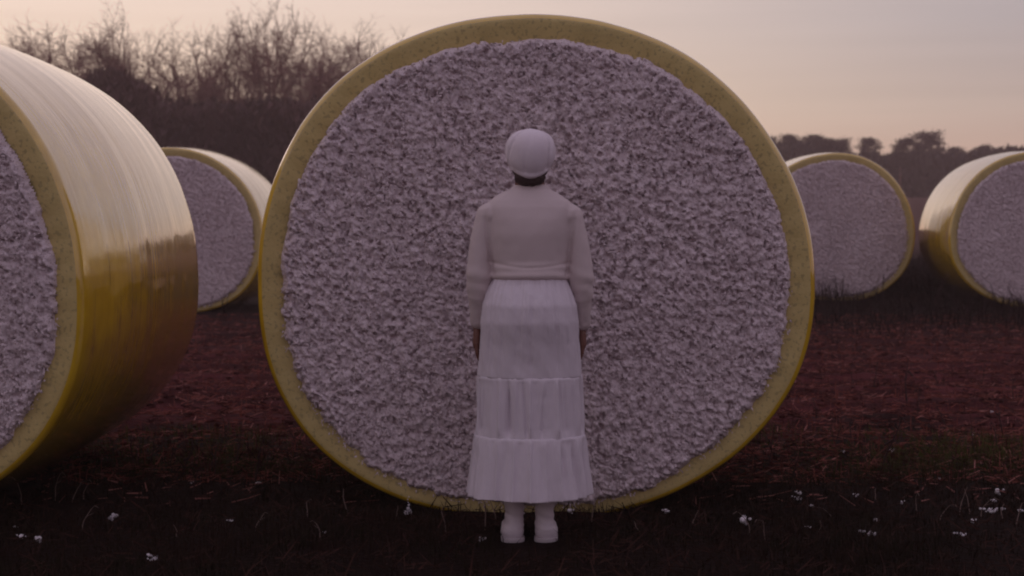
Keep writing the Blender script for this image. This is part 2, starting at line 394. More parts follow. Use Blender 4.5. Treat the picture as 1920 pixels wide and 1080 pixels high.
# ------------------------------------------------------------------ person
DP = 6.78
PS = 472.0
person = empty('person', (at(993, 1018, DP).x, DP, 0.0), 0)
tag(person, 'person seen from behind in white knit cap, cream sweater and long tiered white skirt', 'person')
def loft(rings, nth=48):
    """rings: (z, cx, cy, rx, ry[, power])"""
    rg = [list(r[:5]) for r in rings]; fine = []
    for k in range(len(rg) - 1):
        a, b_, c_, d_ = (np.array(rg[min(max(k + j, 0), len(rg) - 1)]) for j in (-1, 0, 1, 2))
        for t in (0, .2, .4, .6, .8):
            q = .5 * (2 * b_ + (c_ - a) * t + (2 * a - 5 * b_ + 4 * c_ - d_) * t * t + (3 * b_ - a - 3 * c_ + d_) * t ** 3)
            q[0] = b_[0] + (c_[0] - b_[0]) * t; fine.append(q)
    rings = fine + [np.array(rg[-1])]
    th = np.linspace(0, 2 * math.pi, nth, endpoint=False); V = []
    for r in rings:
        z, cx_, cy_, rx, ry = r[:5]; n = r[5] if len(r) > 5 else 2.0
        c_, s_ = np.cos(th), np.sin(th)
        V.append(np.stack([cx_ + rx * np.sign(c_) * np.abs(c_) ** (2 / n), cy_ + ry * np.sign(s_) * np.abs(s_) ** (2 / n), np.full(nth, z)], -1))
    V = np.concatenate(V); Fq = grid_faces(nth, len(rings), True)
    k = len(V); b0 = V[:nth].mean(0); t0 = V[-nth:].mean(0); V = np.concatenate([V, [b0, t0]])
    i = np.arange(nth); i2 = (i + 1) % nth; o = (len(rings) - 1) * nth
    T = np.concatenate([np.stack([Fq[:, 0], Fq[:, 1], Fq[:, 2]], -1), np.stack([Fq[:, 0], Fq[:, 2], Fq[:, 3]], -1),
                        np.stack([i2, i, np.full(nth, k)], -1), np.stack([o + i, o + i2, np.full(nth, k + 1)], -1)])
    return V, T
def capsule(p0, p1, r0, r1, nth=20, flat=1.0, flat_axis=(0, 1, 0)):
    p0, p1 = np.array(p0, float), np.array(p1, float); d = p1 - p0; Lh = np.linalg.norm(d) + 1e-9; d /= Lh
    a = np.array([1.0, 0, 0]) if abs(d[0]) < .8 else np.array([0, 0, 1.0]); u = np.cross(d, a); u /= np.linalg.norm(u); w = np.cross(d, u)
    th = np.linspace(0, 2 * math.pi, nth, endpoint=False); V = []
    st = [(-math.cos(t) * r0, math.sin(t) * r0) for t in np.linspace(.15, math.pi / 2, 5)] + [(Lh + math.sin(t) * r1, math.cos(t) * r1) for t in np.linspace(0, math.pi / 2 - .15, 5)]
    for z, r in st: V.append(p0 + d * z + r * (np.cos(th)[:, None] * u + np.sin(th)[:, None] * w))
    V = np.concatenate(V); Fq = grid_faces(nth, len(st), True); k = len(V)
    if flat != 1.0:
        fa = np.array(flat_axis, float); c0 = (p0 + p1) / 2; pr = (V - c0) @ fa; V = V + np.outer(pr * (flat - 1), fa)
    V = np.concatenate([V, [V[:nth].mean(0), V[-nth:].mean(0)]]); i = np.arange(nth); i2 = (i + 1) % nth; o = (len(st) - 1) * nth
    T = np.concatenate([Fq[:, [0, 1, 2]], Fq[:, [0, 2, 3]], np.stack([i2, i, np.full(nth, k)], -1), np.stack([o + i, o + i2, np.full(nth, k + 1)], -1)])
    return V, T
def ellipsoid(c_, r, rot=0):
    v, f = ico(); v = v / np.linalg.norm(v, axis=1)[:, None] * np.array(r)
    return v + np.array(c_), f
def fuse(name, pieces, vox, mat, sm=5, deform=None):
    V, T, o = [], [], 0
    for v, t in pieces: V.append(v); T.append(t + o); o += len(v)
    me = mesh(name + '_src', np.concatenate(V), np.concatenate(T))
    tmp = bpy.data.objects.new('tmp', me); COL.objects.link(tmp)
    rm = tmp.modifiers.new('r', 'REMESH'); rm.mode = 'VOXEL'; rm.voxel_size = vox; rm.use_smooth_shade = True
    s_ = tmp.modifiers.new('s', 'SMOOTH'); s_.factor = .5; s_.iterations = sm
    dg = bpy.context.evaluated_depsgraph_get(); out = bpy.data.meshes.new_from_object(tmp.evaluated_get(dg))
    bpy.data.objects.remove(tmp); bpy.data.meshes.remove(me); out.name = name
    if deform:
        co = np.empty(len(out.vertices) * 3, np.float32); out.vertices.foreach_get('co', co); no = np.empty_like(co); out.vertices.foreach_get('normal', no)
        co = deform(co.reshape(-1, 3).astype(float), no.reshape(-1, 3).astype(float)); out.vertices.foreach_set('co', co.astype(np.float32).ravel()); out.update()
    out.materials.clear(); out.materials.append(mat)
    out.polygons.foreach_set('use_smooth', np.full(len(out.polygons), True))
    return out
# arm joints (x mirrored)
SH, EL, WR = (.172, .0, 1.335), (.205, .0, 1.035), (.208, .055, .865)
pieces = [loft([(.86, 0, 0, .13, .10), (.95, 0, 0, .155, .12), (1.08, 0, .0, .125, .095), (1.2, 0, 0, .122, .09), (1.3, 0, 0, .125, .085), (1.36, 0, .0, .12, .08), (1.40, 0, .0, .065, .06)]),
          capsule((0, .005, 1.37), (0, .015, 1.49), .060, .058),
          ellipsoid((0, .010, 1.545), (.074, .092, .100)), ellipsoid((0, .045, 1.500), (.058, .060, .070)),
          capsule((0, .100, 1.545), (0, .118, 1.512), .010, .014), capsule((-.018, .098, 1.478), (.018, .098, 1.478), .009, .009),
          ellipsoid((0, .092, 1.448), (.022, .02, .016))]
for s in (-1, 1):
    pieces += [ellipsoid((s * .076, .012, 1.525), (.010, .020, .032)), ellipsoid((s * .03, .096, 1.548), (.014, .010, .008)),
               capsule((s * .16, .004, 1.31), (s * .20, 0, 1.04), .036, .032), capsule((s * .20, 0, 1.04), (s * WR[0], WR[1], WR[2]), .034, .024),
               capsule((s * .085, 0, .88), (s * .070, 0, .48), .082, .050), capsule((s * .070, 0, .48), (s * .062, .0, .10), .050, .028)]
    # hand: palm, four fingers, thumb, hanging relaxed with the back of the hand outwards
    hx, hy, hz = s * WR[0], WR[1] + .004, WR[2]
    pieces += [capsule((hx, hy, hz), (hx + s * .004, hy + .006, hz - .075), .024, .030, flat=.62, flat_axis=(1, 0, 0)),
               capsule((hx + s * .003, hy - .013, hz - .03), (hx + s * .004, hy - .020, hz - .080), .015, .013), capsule((hx + s * .003, hy + .02, hz - .03), (hx + s * .004, hy + .026, hz - .078), .015, .013)]
    for k, (dy, l1, l2) in enumerate(((-.026, .030, .026), (-.009, .038, .032), (.009, .041, .035), (.027, .036, .032))):
        a = (hx + s * .004, hy + dy + .004, hz - .082); b_ = (hx + s * .002, hy + dy * 1.12 + .006, hz - .082 - l1); c_ = (hx - s * .010, hy + dy * 1.12 + .010, hz - .080 - l1 - l2)
        pieces += [capsule(a, b_, .0092, .0082, 12), capsule(b_, c_, .0082, .0066, 12)]
    pieces += [capsule((hx - s * .006, hy + .026, hz - .025), (hx - s * .014, hy + .050, hz - .060), .013, .0105, 12), capsule((hx - s * .014, hy + .050, hz - .060), (hx - s * .016, hy + .056, hz - .092), .0105, .008, 12)]
body = obj('body', fuse('body', pieces, .0042, M['skin'], 3), person)
for s in (-1, 1):
    obj('eye', mesh('eye', *ellipsoid((s * .03, .097, 1.545), (.012, .010, .007)), M['eye']), person)
obj('hair', fuse('hair', [ellipsoid((0, -.020, 1.515), (.079, .080, .092)), ellipsoid((0, -.045, 1.452), (.066, .040, .038)), ellipsoid((0, -.03, 1.57), (.080, .08, .06))], .004, M['hair'], 3,
    lambda c_, n: c_ + n * (.004 * fbm(c_[:, 0] * 80, c_[:, 1] * 80, c_[:, 2] * 60, 2))[:, None]), person)
# cap: soft pleated knit with a small peak and a rolled band
th = np.linspace(0, 2 * math.pi, 180, endpoint=False); V = []
hat_prof = [(1.449, .064), (1.450, .074), (1.455, .080), (1.462, .083), (1.468, .0825), (1.475, .0860), (1.490, .0930), (1.512, .0985), (1.54, .1005), (1.565, .0990), (1.59, .093), (1.61, .083), (1.625, .068), (1.635, .050), (1.641, .032), (1.645, .016), (1.647, .004)]
for z, r in hat_prof:
    t = (z - 1.447) / .2
    cr = np.zeros_like(th)
    for t0, am in ((-math.pi / 2 - .95, .009), (-math.pi / 2 + .95, .009), (-math.pi / 2 - .1, .002), (math.pi / 2, .005), (math.pi / 2 - 1.1, .004), (math.pi / 2 + 1.1, .004)):
        d = (th - t0 + math.pi) % (2 * math.pi) - math.pi + .15 * math.sin(t * 5)
        cr -= am * np.exp(-(d / .07) ** 2) * (1 if t > .12 else 0)
    rr = r + cr + (.0070 * fbm(np.cos(th) * 1.8 + z * 6, np.sin(th) * 1.8 + z * 4, z * 9, 3, 31) if t > .1 else 0)
    cyh = -.002 - .010 * t; tilt = (.002 * np.sin(th) + .018 * np.cos(2 * th) + .018 + .12 * np.clip(np.sin(th), 0, 1) ** 1.5) * (1 - t) ** 1.5        # lower at the nape
    V.append(np.stack([rr * np.cos(th) + .002, cyh + rr * 1.10 * np.sin(th), z + tilt + .012], -1))
V = np.concatenate(V)
fh = [list(map(int, q)) for q in grid_faces(180, len(hat_prof), True)] + [list(range(180 * (len(hat_prof) - 1), 180 * len(hat_prof)))]
V[:, 2] -= .014
obj('knit_cap', mesh('knit_cap', V, fh, M['hat']), person)

def sweat_def(c_, n):
    x, y, z = c_.T
    arm = sstep(np.abs(x), .155, .175)
    w1 = np.exp(-((z - 1.095) / .030) ** 2)
    f = (1 - arm) * w1 * .0014 * np.sin((z - 1.05 + .05 * np.abs(x)) * 150 + 2.5 * vnoise(x * 9, z * 3, 0, 2)) + (1 - arm) * .0060 * fbm(x * 8 + z * 6, z * 7 - x * 9, y * 3, 3, 8)
    f -= (y < .02) * .006 * np.exp(-((np.abs(x) - (.150 + .13 * (z - 1.1))) / .0065) ** 2) * sstep(z, 1.05, 1.08) * (1 - sstep(z, 1.25, 1.33))
    f -= (1 - arm) * .0035 * np.exp(-((z - 1.098 - .9 * x * x) / .006) ** 2) * (y < 0)
    f += arm * (.0020 * np.sin(z * 95 + x * 30 + 1.5 * vnoise(x * 9, z * 9, y * 9, 5)) * np.exp(-((z - 1.03) / .07) ** 2) + .0045 * fbm(x * 12 + z * 8, z * 9 - x * 12, y * 12, 3, 9))
    # sleeve gathers at the shoulder seam and narrow ribbed cuffs
    rib = arm * sstep(-z, -.955, -.945); f += rib * .0010 * np.sin(np.arctan2(y - .04, np.abs(x) - .207) * 34)
    c2 = c_ + n * f[:, None]; c2[:, 0] += .005 * sstep(c2[:, 2], 1.0, 1.35) * (c2[:, 0] > 0) + .003 * np.sin(c2[:, 2] * 9); c2[:, 2] -= .006 * sstep(c2[:, 0], .05, .2)
    return c2
sw = [loft([(1.046, 0, 0, .140, .110), (1.050, 0, 0, .150, .119), (1.062, 0, -.002, .1555, .127), (1.080, 0, -.002, .153, .124), (1.12, 0, -.002, .1535, .117), (1.17, 0, -.004, .158, .120), (1.225, 0, -.005, .162, .122), (1.29, 0, -.003, .168, .118), (1.335, 0, .0, .170, .106), (1.362, 0, .002, .158, .092), (1.380, 0, .004, .132, .082), (1.395, 0, .006, .104, .074), (1.406, 0, .008, .080, .068), (1.418, 0, .008, .069, .064), (1.424, 0, .008, .066, .062)], 72)]
for s in (-1, 1):
    sw += [ellipsoid((s * .152, 0, 1.302), (.052, .062, .058)), capsule((s * .158, 0, 1.300), (s * .187, .0, 1.19), .054, .049, 28), capsule((s * .187, 0, 1.19), (s * .203, .0, 1.06), .049, .052, 28),
           capsule((s * .203, 0, 1.06), (s * .207, .012, .990), .050, .044, 28), capsule((s * .207, .012, .990), (s * .208, .022, .958), .043, .036, 28), capsule((s * .208, .020, .965), (s * .208, .050, .878), .036, .0335, 28)]
obj('sweater', fuse('sweater', sw, .0045, M['knit'], 5, sweat_def), person)
# skirt: waist, hips, then two gathered tiers
def skirt_part(name, rows, top_gather, bottom_amp, seed, parent, hips=False, last=False):
    nth, nz_ = 420, 46
    th = np.linspace(0, 2 * math.pi, nth, endpoint=False); V = []
    zs = np.linspace(rows[0][0], rows[-1][0], nz_)
    rx = np.interp(-zs, [-r[0] for r in rows], [r[1] for r in rows]); ry = np.interp(-zs, [-r[0] for r in rows], [r[2] for r in rows]); cy_ = np.interp(-zs, [-r[0] for r in rows], [r[3] for r in rows])
    vr = np.random.default_rng(seed + 5); vt = vr.uniform(0, 2 * math.pi, 34); vw = vr.uniform(.018, .045, 34); vd = vr.uniform(.3, 1, 34) * (.004 if hips else .013); vs = vr.normal(0, .08, 34)
    rs = np.random.default_rng(seed); ks = rs.integers(7, 15, 4); ph = rs.uniform(0, 6.28, 4)
    for k, z in enumerate(zs):
        t = k / (nz_ - 1)
        big = sum(np.sin(kk * th + p + .4 * math.sin(t * 2 + p)) for kk, p in zip(ks, ph)) / 2.2
        fine = vnoise(th * 13 + .5 * t, t * 1.5, 0, seed) * .8 + .5 * vnoise(th * 26 + t, t * 3, 0, seed + 1)
        close = 1 - (.85 * float(sstep(t, .80, 1.0)) if not last else 0)
        pl = sum(am * np.exp(-(((th - t0 + math.pi) % (2 * math.pi) - math.pi) / wd) ** 2) for t0, am, wd in ((-1.57, .014, .028), (-2.15, .009, .03), (-1.05, .009, .035), (-2.6, .008, .04), (-.6, .008, .03), (-1.85, .007, .025), (-1.3, .006, .03))) * (0 if hips else 1)
        d = (bottom_amp * t ** .9 * big + pl * min(1, t * 4 + .25)) * close + top_gather * fine * math.exp(-t * 1.8) * min(1, t * 8)
        d = d - close * min(1, t * 3) * sum(a_ * np.exp(-(((th - t0 - s0 * t + math.pi) % (2 * math.pi) - math.pi) / (w_ * (1 + t))) ** 2) for t0, w_, a_, s0 in zip(vt, vw, vd, vs)) + .0022 * fbm(th * 5, z * 16, 0, 3, seed + 2)
        if not hips and k < 3: d = d * .6 + (-.002, .0002, .0006)[k]
        if hips and k == 0: d = d * 0 - .004
        if hips:
            d = d + .004 * fbm(th * 4 + z * 14, z * 9, 0, 3, 77) * (t > .05)
            # small puckers of the waistband
        cp = cy_[k]
        V.append(np.stack([(rx[k] + d) * np.cos(th), cp + (ry[k] + d) * np.sin(th), np.full(nth, z) + (.004 * fbm(th * 3, 0, 0, 3, seed) if k == nz_ - 1 else 0)], -1))
    me = mesh(name, np.concatenate(V), grid_faces(nth, nz_, True)[:, ::-1], M['skirt'])
    o = obj(name, me, parent); sm_ = o.modifiers.new('thick', 'SOLIDIFY'); sm_.thickness = .003; sm_.offset = -1
    return o
sk = skirt_part('skirt', [(1.062, .143, .112, 0), (1.03, .156, .124, -.004), (.99, .173, .145, -.012), (.95, .186, .160, -.020), (.88, .194, .166, -.022), (.80, .197, .160, -.012), (.72, .203, .158, -.005), (.662, .208, .160, 0)], .0075, .0035, 51, person, True)
skirt_part('skirt_tier', [(.668, .2095, .1615, 0), (.655, .211, .164, 0), (.55, .214, .170, 0), (.425, .219, .178, 0)], .0045, .006, 52, sk)
skirt_part('skirt_tier', [(.433, .2205, .1795, 0), (.418, .223, .183, 0), (.33, .234, .196, 0), (.190, .252, .214, 0)], .0055, .012, 53, sk, False, True)
for s, cxb in ((-1, -.062), (1, .060)):
    sw_ = [loft([(.055, cxb, -.005, .040, .048), (.10, cxb, 0, .037, .044), (.16, cxb, 0, .041, .048), (.25, cxb, 0, .047, .054)], 32),
           capsule((cxb + s * .005, -.012, .046), (cxb + s * .010, .0, .044), .045, .043, 28), capsule((cxb + s * .010, .0, .042), (cxb + s * .016, .150, .036), .043, .036, 28, flat=.95)]
    bt = obj('boot', fuse('boot', sw_, .004, M['boot'], 4, lambda c_, n: c_ + n * (.0065 * fbm(c_[:, 0] * 14, c_[:, 1] * 14, c_[:, 2] * 50 + c_[:, 0] * 20, 3, 6))[:, None] * (c_[:, 2:3] > .05)), person)
    so = [capsule((cxb + s * .005, -.014, .012), (cxb + s * .016, .152, .012), .0475, .040, 32)]
    sv, st_ = so[0]; sv = sv.copy(); sv[:, 2] = np.clip(sv[:, 2], -.006, .022); obj('sole', mesh('sole', sv, st_, M['sole']), bt)

# ------------------------------------------------------------------ trees
def prisms(segs, k=3):
    """tapered prisms for an array of segments (p0 xyz, p1 xyz, r0, r1)"""
    s = np.asarray(segs, float); p0, p1, r0, r1 = s[:, :3], s[:, 3:6], s[:, 6], s[:, 7]
    d = p1 - p0; d /= np.linalg.norm(d, axis=1)[:, None] + 1e-9
    a = np.where(np.abs(d[:, 2:3]) > .9, np.array([[1., 0, 0]]), np.array([[0, 0, 1.]])); u = np.cross(d, a); u /= np.linalg.norm(u, axis=1)[:, None] + 1e-9; w = np.cross(d, u)
    V = []
    for p, r in ((p0, r0), (p1, r1)):
        for i in range(k):
            t = 2 * math.pi * i / k; V.append(p + r[:, None] * (math.cos(t) * u + math.sin(t) * w))
    V = np.stack(V, 1); n = len(s)
    f = np.array([[i, (i + 1) % k, k + (i + 1) % k, k + i] for i in range(k)])
    return V.reshape(-1, 3), (f[None] + (np.arange(n) * 2 * k)[:, None, None]).reshape(-1, 4)
def bare_tree_segs(seed, H):
    """bare trunk, limbs that curve up to a rounded crown outline, branches along them and fine twigs"""
    r = random.Random(seed); T, C = [], []
    def curve(p, q, n, r0, r1, sag, out):
        """bent polyline from p to q; returns its points"""
        mid = (p + q) * .5 + Vector((r.gauss(0, sag), r.gauss(0, sag), r.gauss(-sag * .4, sag * .6))); pts = []
        for k in range(n + 1):
            t = k / n; pts.append(p * (1 - t) ** 2 + mid * 2 * t * (1 - t) + q * t * t + Vector((r.gauss(0, 1), r.gauss(0, 1), r.gauss(0, 1))) * (sag * .18 * (0 < k)))
        for k in range(n): out.append((*pts[k], *pts[k + 1], r0 + (r1 - r0) * k / n, r0 + (r1 - r0) * (k + 1) / n))
        return pts
    cz = H * r.uniform(.62, .68); rx = H * r.uniform(.21, .27); rz = H - cz
    top = Vector((r.gauss(0, .25), r.gauss(0, .25), H * .80))
    tr = curve(Vector((0, 0, 0)), top, 9, H * .017, H * .004, .25, T)
    for k in range(15):
        b0 = tr[r.randint(3, 8)]; a = r.uniform(0, 6.28); e = math.asin(r.uniform(-.35, 1)); m = r.uniform(.80, 1.05)
        tip = Vector((math.cos(a) * math.cos(e) * rx * m, math.sin(a) * math.cos(e) * rx * m, cz + math.sin(e) * rz * m))
        tip.z = max(tip.z, b0.z + .5)
        lim = curve(b0, tip, 7, H * .0062, .012, .35, C)
        for _ in range(23):
            i = r.randint(2, 7); c0 = lim[i]; dr = (lim[i] - lim[i - 1]).normalized()
            d = (dr * .7 + Vector((r.gauss(0, .7), r.gauss(0, .7), r.gauss(.25, .5)))).normalized(); ln = r.uniform(.45, 1.15)
            sec = curve(c0, c0 + d * ln, 3, .010, .006, .10, C)
            for _ in range(8):
                c1 = sec[r.randint(1, 3)]; d2 = (d * .7 + Vector((r.gauss(0, .7), r.gauss(0, .7), r.gauss(.2, .5)))).normalized()
                curve(c1, c1 + d2 * r.uniform(.2, .55), 2, .005, .003, .05, C)
    return T, C
def norm_height(T, C, H):
    a = np.array(C); z = np.percentile(a[:, 5], 99.7); s = H / z
    T = np.array(T) * s; C = a * s
    C[:, 6:] = np.maximum(C[:, 6:], .0034)
    return T, C
tree_protos = []
for k in range(5):
    T, C = norm_height(*bare_tree_segs(100 + k, 9), 9.0)
    tree_protos.append((mesh('trunk', *prisms(T, 7), M['bark']), mesh('crown', *prisms(C, 3), M['bark'], False)))
print('twig faces', [len(t[1].polygons) for t in tree_protos])
def place_tree(name, protos, k, px, top, Y, rz, label, cat, group, wid=1.0):
    p = at(px, top, Y); g = float(gz(p.x, Y)); h = p.z - g
    e = empty(name, (p.x, Y, g - .1), rz); e.scale = (h / 9 * wid, h / 9 * wid, (h + .1) / 9)
    tag(e, label, cat, group)
    obj('trunk', protos[k][0], e); obj('crown', protos[k][1], e)
    return e
ordn = ['first', 'second', 'third', 'fourth', 'fifth', 'sixth', 'seventh', 'eighth', 'ninth', 'tenth', 'eleventh', 'twelfth', 'thirteenth', 'fourteenth', 'fifteenth', 'sixteenth']
bare = [(-15, 45, 84), (35, 60, 78), (85, 50, 86), (150, 62, 75), (205, 48, 82), (245, 18, 76), (292, 75, 80), (345, 78, 84), (395, 52, 78), (440, 40, 86), (487, 4, 76), (545, 22, 82), (590, 62, 76), (640, 60, 84), (695, 52, 78), (745, 72, 88)]
for i, (px, top, Y) in enumerate(bare):
    extra = {5: ', crown above its neighbours', 10: ', tallest of the row', 15: ', nearest the main bale'}.get(i, '')
    place_tree('bare_tree', tree_protos, i % 5, px, top - 10, Y, i * 2.1, f'{ordn[i]} leafless tree from the left edge of the wood{extra}', 'tree', 'leafless trees of the wood', .9 + .25 * ((i * 7) % 5) / 4)
# what stands behind and under them and reads as one mass
def far_wood():
    Vs, Fs, o = [], [], 0; r = np.random.default_rng(5)
    meshes = [(np.array([v.co[:] for v in p[1].vertices]), np.array([q.vertices[:] for q in p[1].polygons])) for p in tree_protos[:2]]
    for i in range(9):
        px = -60 + i * 100 + r.uniform(-18, 18); Y = 100 + r.uniform(0, 14)
        p = at(px, 70 + r.uniform(0, 60), Y); g = float(gz(p.x, Y)); h = p.z - g
        v, f = meshes[i % 2]; a = r.uniform(0, 6.28); R2 = np.array([[math.cos(a), -math.sin(a), 0], [math.sin(a), math.cos(a), 0], [0, 0, 1]])
        vv = (v @ R2.T) * (h / 9 * 1.15, h / 9 * 1.15, h / 9) + (p.x, Y, g); Vs.append(vv); Fs.append(f + o); o += len(v)
    return np.concatenate(Vs), np.concatenate(Fs)
tag(obj('distant_woods', mesh('distant_woods', *far_wood(), M['bark'], False)), 'hazy leafless woods far behind the front row of bare trees', 'woods', kind='stuff')
def brush(x0, x1, y0, y1, top_fn, n, leaf, seed):
    """a dense bank of twigs and small leaves"""
    r = np.random.default_rng(seed); x = r.uniform(x0, x1, n); y = r.uniform(y0, y1, n)
    g = gz(x, y); H = top_fn(x, y) - g
    u = r.uniform(0, 1, n) ** .8; z = g + H * u + r.normal(0, .12, n)
    c_ = np.stack([x, y, z], -1); a = r.normal(size=(n, 3)); a /= np.linalg.norm(a, axis=1)[:, None]; b_ = np.cross(a, r.normal(size=(n, 3))); b_ /= np.linalg.norm(b_, axis=1)[:, None]
    s = leaf * r.uniform(.6, 1.5, (n, 1)); a[:, 2] += .6 * np.sign(a[:, 2])
    V = np.stack([c_ - a * s, c_ + b_ * s * .45, c_ + a * s, c_ - b_ * s * .45], 1).reshape(-1, 3)
    return V, np.arange(n * 4).reshape(-1, 4)
# thicket beneath the bare trees, left
xl = at(-150, 400, 72).x; xr = at(900, 400, 72).x
def top_left(x, y):
    px = 960 + F * x / y
    tpy = 200 + 7 * vnoise(px * .03, y * .2, 0, 4) + 4 * vnoise(px * .11, y * .3, 0, 5)
    tpy = np.where(px < 300, tpy - 62 * np.exp(-((px - 215) / 75) ** 2) + 8 * vnoise(px * .06, y, 0, 8), tpy)
    return CAM_H + (400 - tpy) / F * y
V1, F1 = brush(xl, xr, 70, 79, top_left, 95000, .16, 3)
tag(obj('thicket', mesh('thicket', V1, F1, M['thicket'], False)), 'dense dark thicket filling the foot of the leafless wood', 'thicket', kind='stuff')
# pines, right
def pine_segs(seed):
    r = random.Random(seed); T = []; p = Vector((0, 0, 0)); d = Vector((0, 0, 1)); L = []; nh = r.uniform(.50, .60)
    for i in range(8):
        q = p + d * (9 * .93 / 8); T.append((*p, *q, .17 * (1 - i * .10), .17 * (1 - (i + 1) * .10))); p = q; d = (d + Vector((r.gauss(0, .03), r.gauss(0, .03), 0))).normalized()
        if q.z > 9 * nh - .5:
            for _ in range(5):
                a = r.uniform(0, 6.28); t = (q.z / 9 - nh) / (1 - nh); ln = (1.9 - .9 * max(0, t) ** 2) * r.uniform(.5, 1)
                e = q + Vector((math.cos(a) * ln, math.sin(a) * ln, r.uniform(.1, .8))); T.append((*q, *e, .05, .02)); L += [e, q + (e - q) * .65]
    L += [p + Vector((r.gauss(0, .5), r.gauss(0, .5), r.uniform(-.2, .5))) for _ in range(7)]
    rr = np.random.default_rng(seed); P = []
    for e in L: n = 95; P.append(np.array(e) + rr.normal(0, 1, (n, 3)) * (.46, .46, .24))
    P = np.concatenate(P); n = len(P); a = rr.normal(size=(n, 3)); a /= np.linalg.norm(a, axis=1)[:, None]; b_ = np.cross(a, rr.normal(size=(n, 3))); b_ /= np.linalg.norm(b_, axis=1)[:, None]; s = .13
    V = np.stack([P - a * s, P + b_ * s * .5, P + a * s, P - b_ * s * .5], 1).reshape(-1, 3)
    return T, V, np.arange(n * 4).reshape(-1, 4)
pine_protos = []
for k in range(4):
    T, V, Fq = pine_segs(300 + k); pine_protos.append((mesh('trunk', *prisms(T, 5), M['bark']), mesh('crown', V, Fq, M['pine'], False)))
pines = [(1445, 262), (1478, 256), (1512, 257), (1545, 262), (1584, 264), (1628, 262), (1688, 262), (1722, 270), (1751, 251), (1792, 279), (1838, 275), (1872, 285), (1915, 282), (1960, 275)]
for i, (px, top) in enumerate(pines):
    ex = {8: ', widest crown'}.get(i, '')
    place_tree('pine_tree', pine_protos, i % 4, px, top, 150 + (i * 5) % 14, i * 1.7, f'{ordn[i]} dark pine right of the main bale of the far treeline{ex}', 'tree', 'pines of the right treeline', 1.25 if i == 8 else 1.0)
def top_right(x, y):
    px = 960 + F * x / y
    tpy = 287 - 16 * (1 - sstep(px, 1540, 1600)) + 6 * vnoise(px * .035, y * .1, 0, 14) + 4 * vnoise(px * .1, y * .2, 0, 15) + 22 * sstep(px, 1560, 1600) * (1 - sstep(px, 1780, 1850)) * .3
    return CAM_H + (400 - tpy) / F * y
V2, F2 = brush(at(1180, 0, 158).x, at(2600, 0, 158).x, 152, 164, top_right, 90000, .28, 9)
tag(obj('distant_woods', mesh('distant_woods', V2, F2, M['pine'], False)), 'low dark woods under the pines behind the right bales', 'woods', kind='stuff')

# ------------------------------------------------------------------ grass, litter, stalks
def blades(n, xf, yf, hf, wd, seed, lean=.5, mask=None):
    r = np.random.default_rng(seed); x = xf(r, n); y = yf(r, n); x = x * y
    if mask is not None: k = mask(x, y, r); x, y = x[k], y[k]; n = len(x)
    z = gz(x, y); h = hf(r, x, y); a = r.uniform(0, 6.28, n); ln = r.uniform(.1, 1, n) * lean
    dx, dy = np.cos(a), np.sin(a); w = wd * r.uniform(.6, 1.4, n)
    b0 = np.stack([x, y, z - .01], -1); sd_ = np.stack([-dy, dx, 0 * x], -1) * w[:, None]
    mid = b0 + np.stack([dx * h * ln * .3, dy * h * ln * .3, h * .6], -1); tip = b0 + np.stack([dx * h * ln, dy * h * ln, h * np.sqrt(np.clip(1 - (ln * .5) ** 2, .2, 1))], -1)
    V = np.stack([b0 - sd_, b0 + sd_, mid + sd_ * .7, mid - sd_ * .7, tip], 1).reshape(-1, 3); o = (np.arange(n) * 5)[:, None]
    T = np.concatenate([o + [0, 1, 2], o + [0, 2, 3], o + [3, 2, 4]])
    return V, T
uni = lambda a, b: (lambda r, n: r.uniform(a, b, n))
pw = lambda a, b, p: (lambda r, n: a + (b - a) * r.uniform(0, 1, n) ** p)
clump = lambda x, y, r: (np.hypot(x - .07, (y - 6.62) * .8) > .14) & (fbm(x * 1.6, y * 1.6, 0, 3, 61) + r.uniform(-.5, .5, len(x)) > -.05)
V, T = blades(90000, uni(-.40, .40), pw(5.4, 10.2, 1.0), lambda r, x, y: r.uniform(.02, .085, len(x)) * (1 + .5 * vnoise(x * 2, y * 2, 0, 6)), .0022, 71, .9, clump)
nt = M['grass'].node_tree; b = nt.nodes['Principled BSDF']; src = b.inputs['Base Color'].links[0].from_socket
tcs = N(nt, 'ShaderNodeTexCoord'); sp = N(nt, 'ShaderNodeSeparateXYZ'); nt.links.new(tcs.outputs['Object'], sp.inputs[0])
nt.links.new(mix(nt, src, (.058, .056, .012), mapr(sp.outputs[1], 8.0, 9.0)), b.inputs['Base Color'])
tag(obj('grass', mesh('grass', V, T, M['grass'], False)), 'short dark grass and dead weeds covering the near ground', 'grass', kind='stuff')
def sticks(n, xf, yf, L, rad, seed, lift=.25):
    r = np.random.default_rng(seed); x = xf(r, n); y = yf(r, n); x = x * y; z = gz(x, y) + r.uniform(.0, .025, n)
    a = r.uniform(0, 6.28, n); l = L * r.uniform(.3, 1.3, n); d = np.stack([np.cos(a), np.sin(a), r.normal(0, lift, n)], -1) * l[:, None]; d[:, 2] = np.abs(d[:, 2])
    k = np.hypot(x - .07, (y - 6.62) * .8) > .20; x, y, z, d, n = x[k], y[k], z[k], d[k], int(k.sum())
    p = np.stack([x, y, z], -1); rr = rad * r.uniform(.6, 1.5, n)
    return prisms(np.concatenate([p - d * (.5, .5, 0), p + d * (.5, .5, 1), rr[:, None], rr[:, None] * .5], 1), 3)
V, Fq = sticks(30000, uni(-.36, .40), pw(8.2, 22, 1.1), .085, .0036, 81, .18)
tag(obj('field_litter', mesh('field_litter', V, Fq, M['litter'], False)), 'reddish broken stalks and leaf litter strewn over the bare field', 'plant litter', kind='stuff')
V, Fq = sticks(5200, uni(-.36, .40), pw(7.6, 20, .9), .07, .0040, 82)
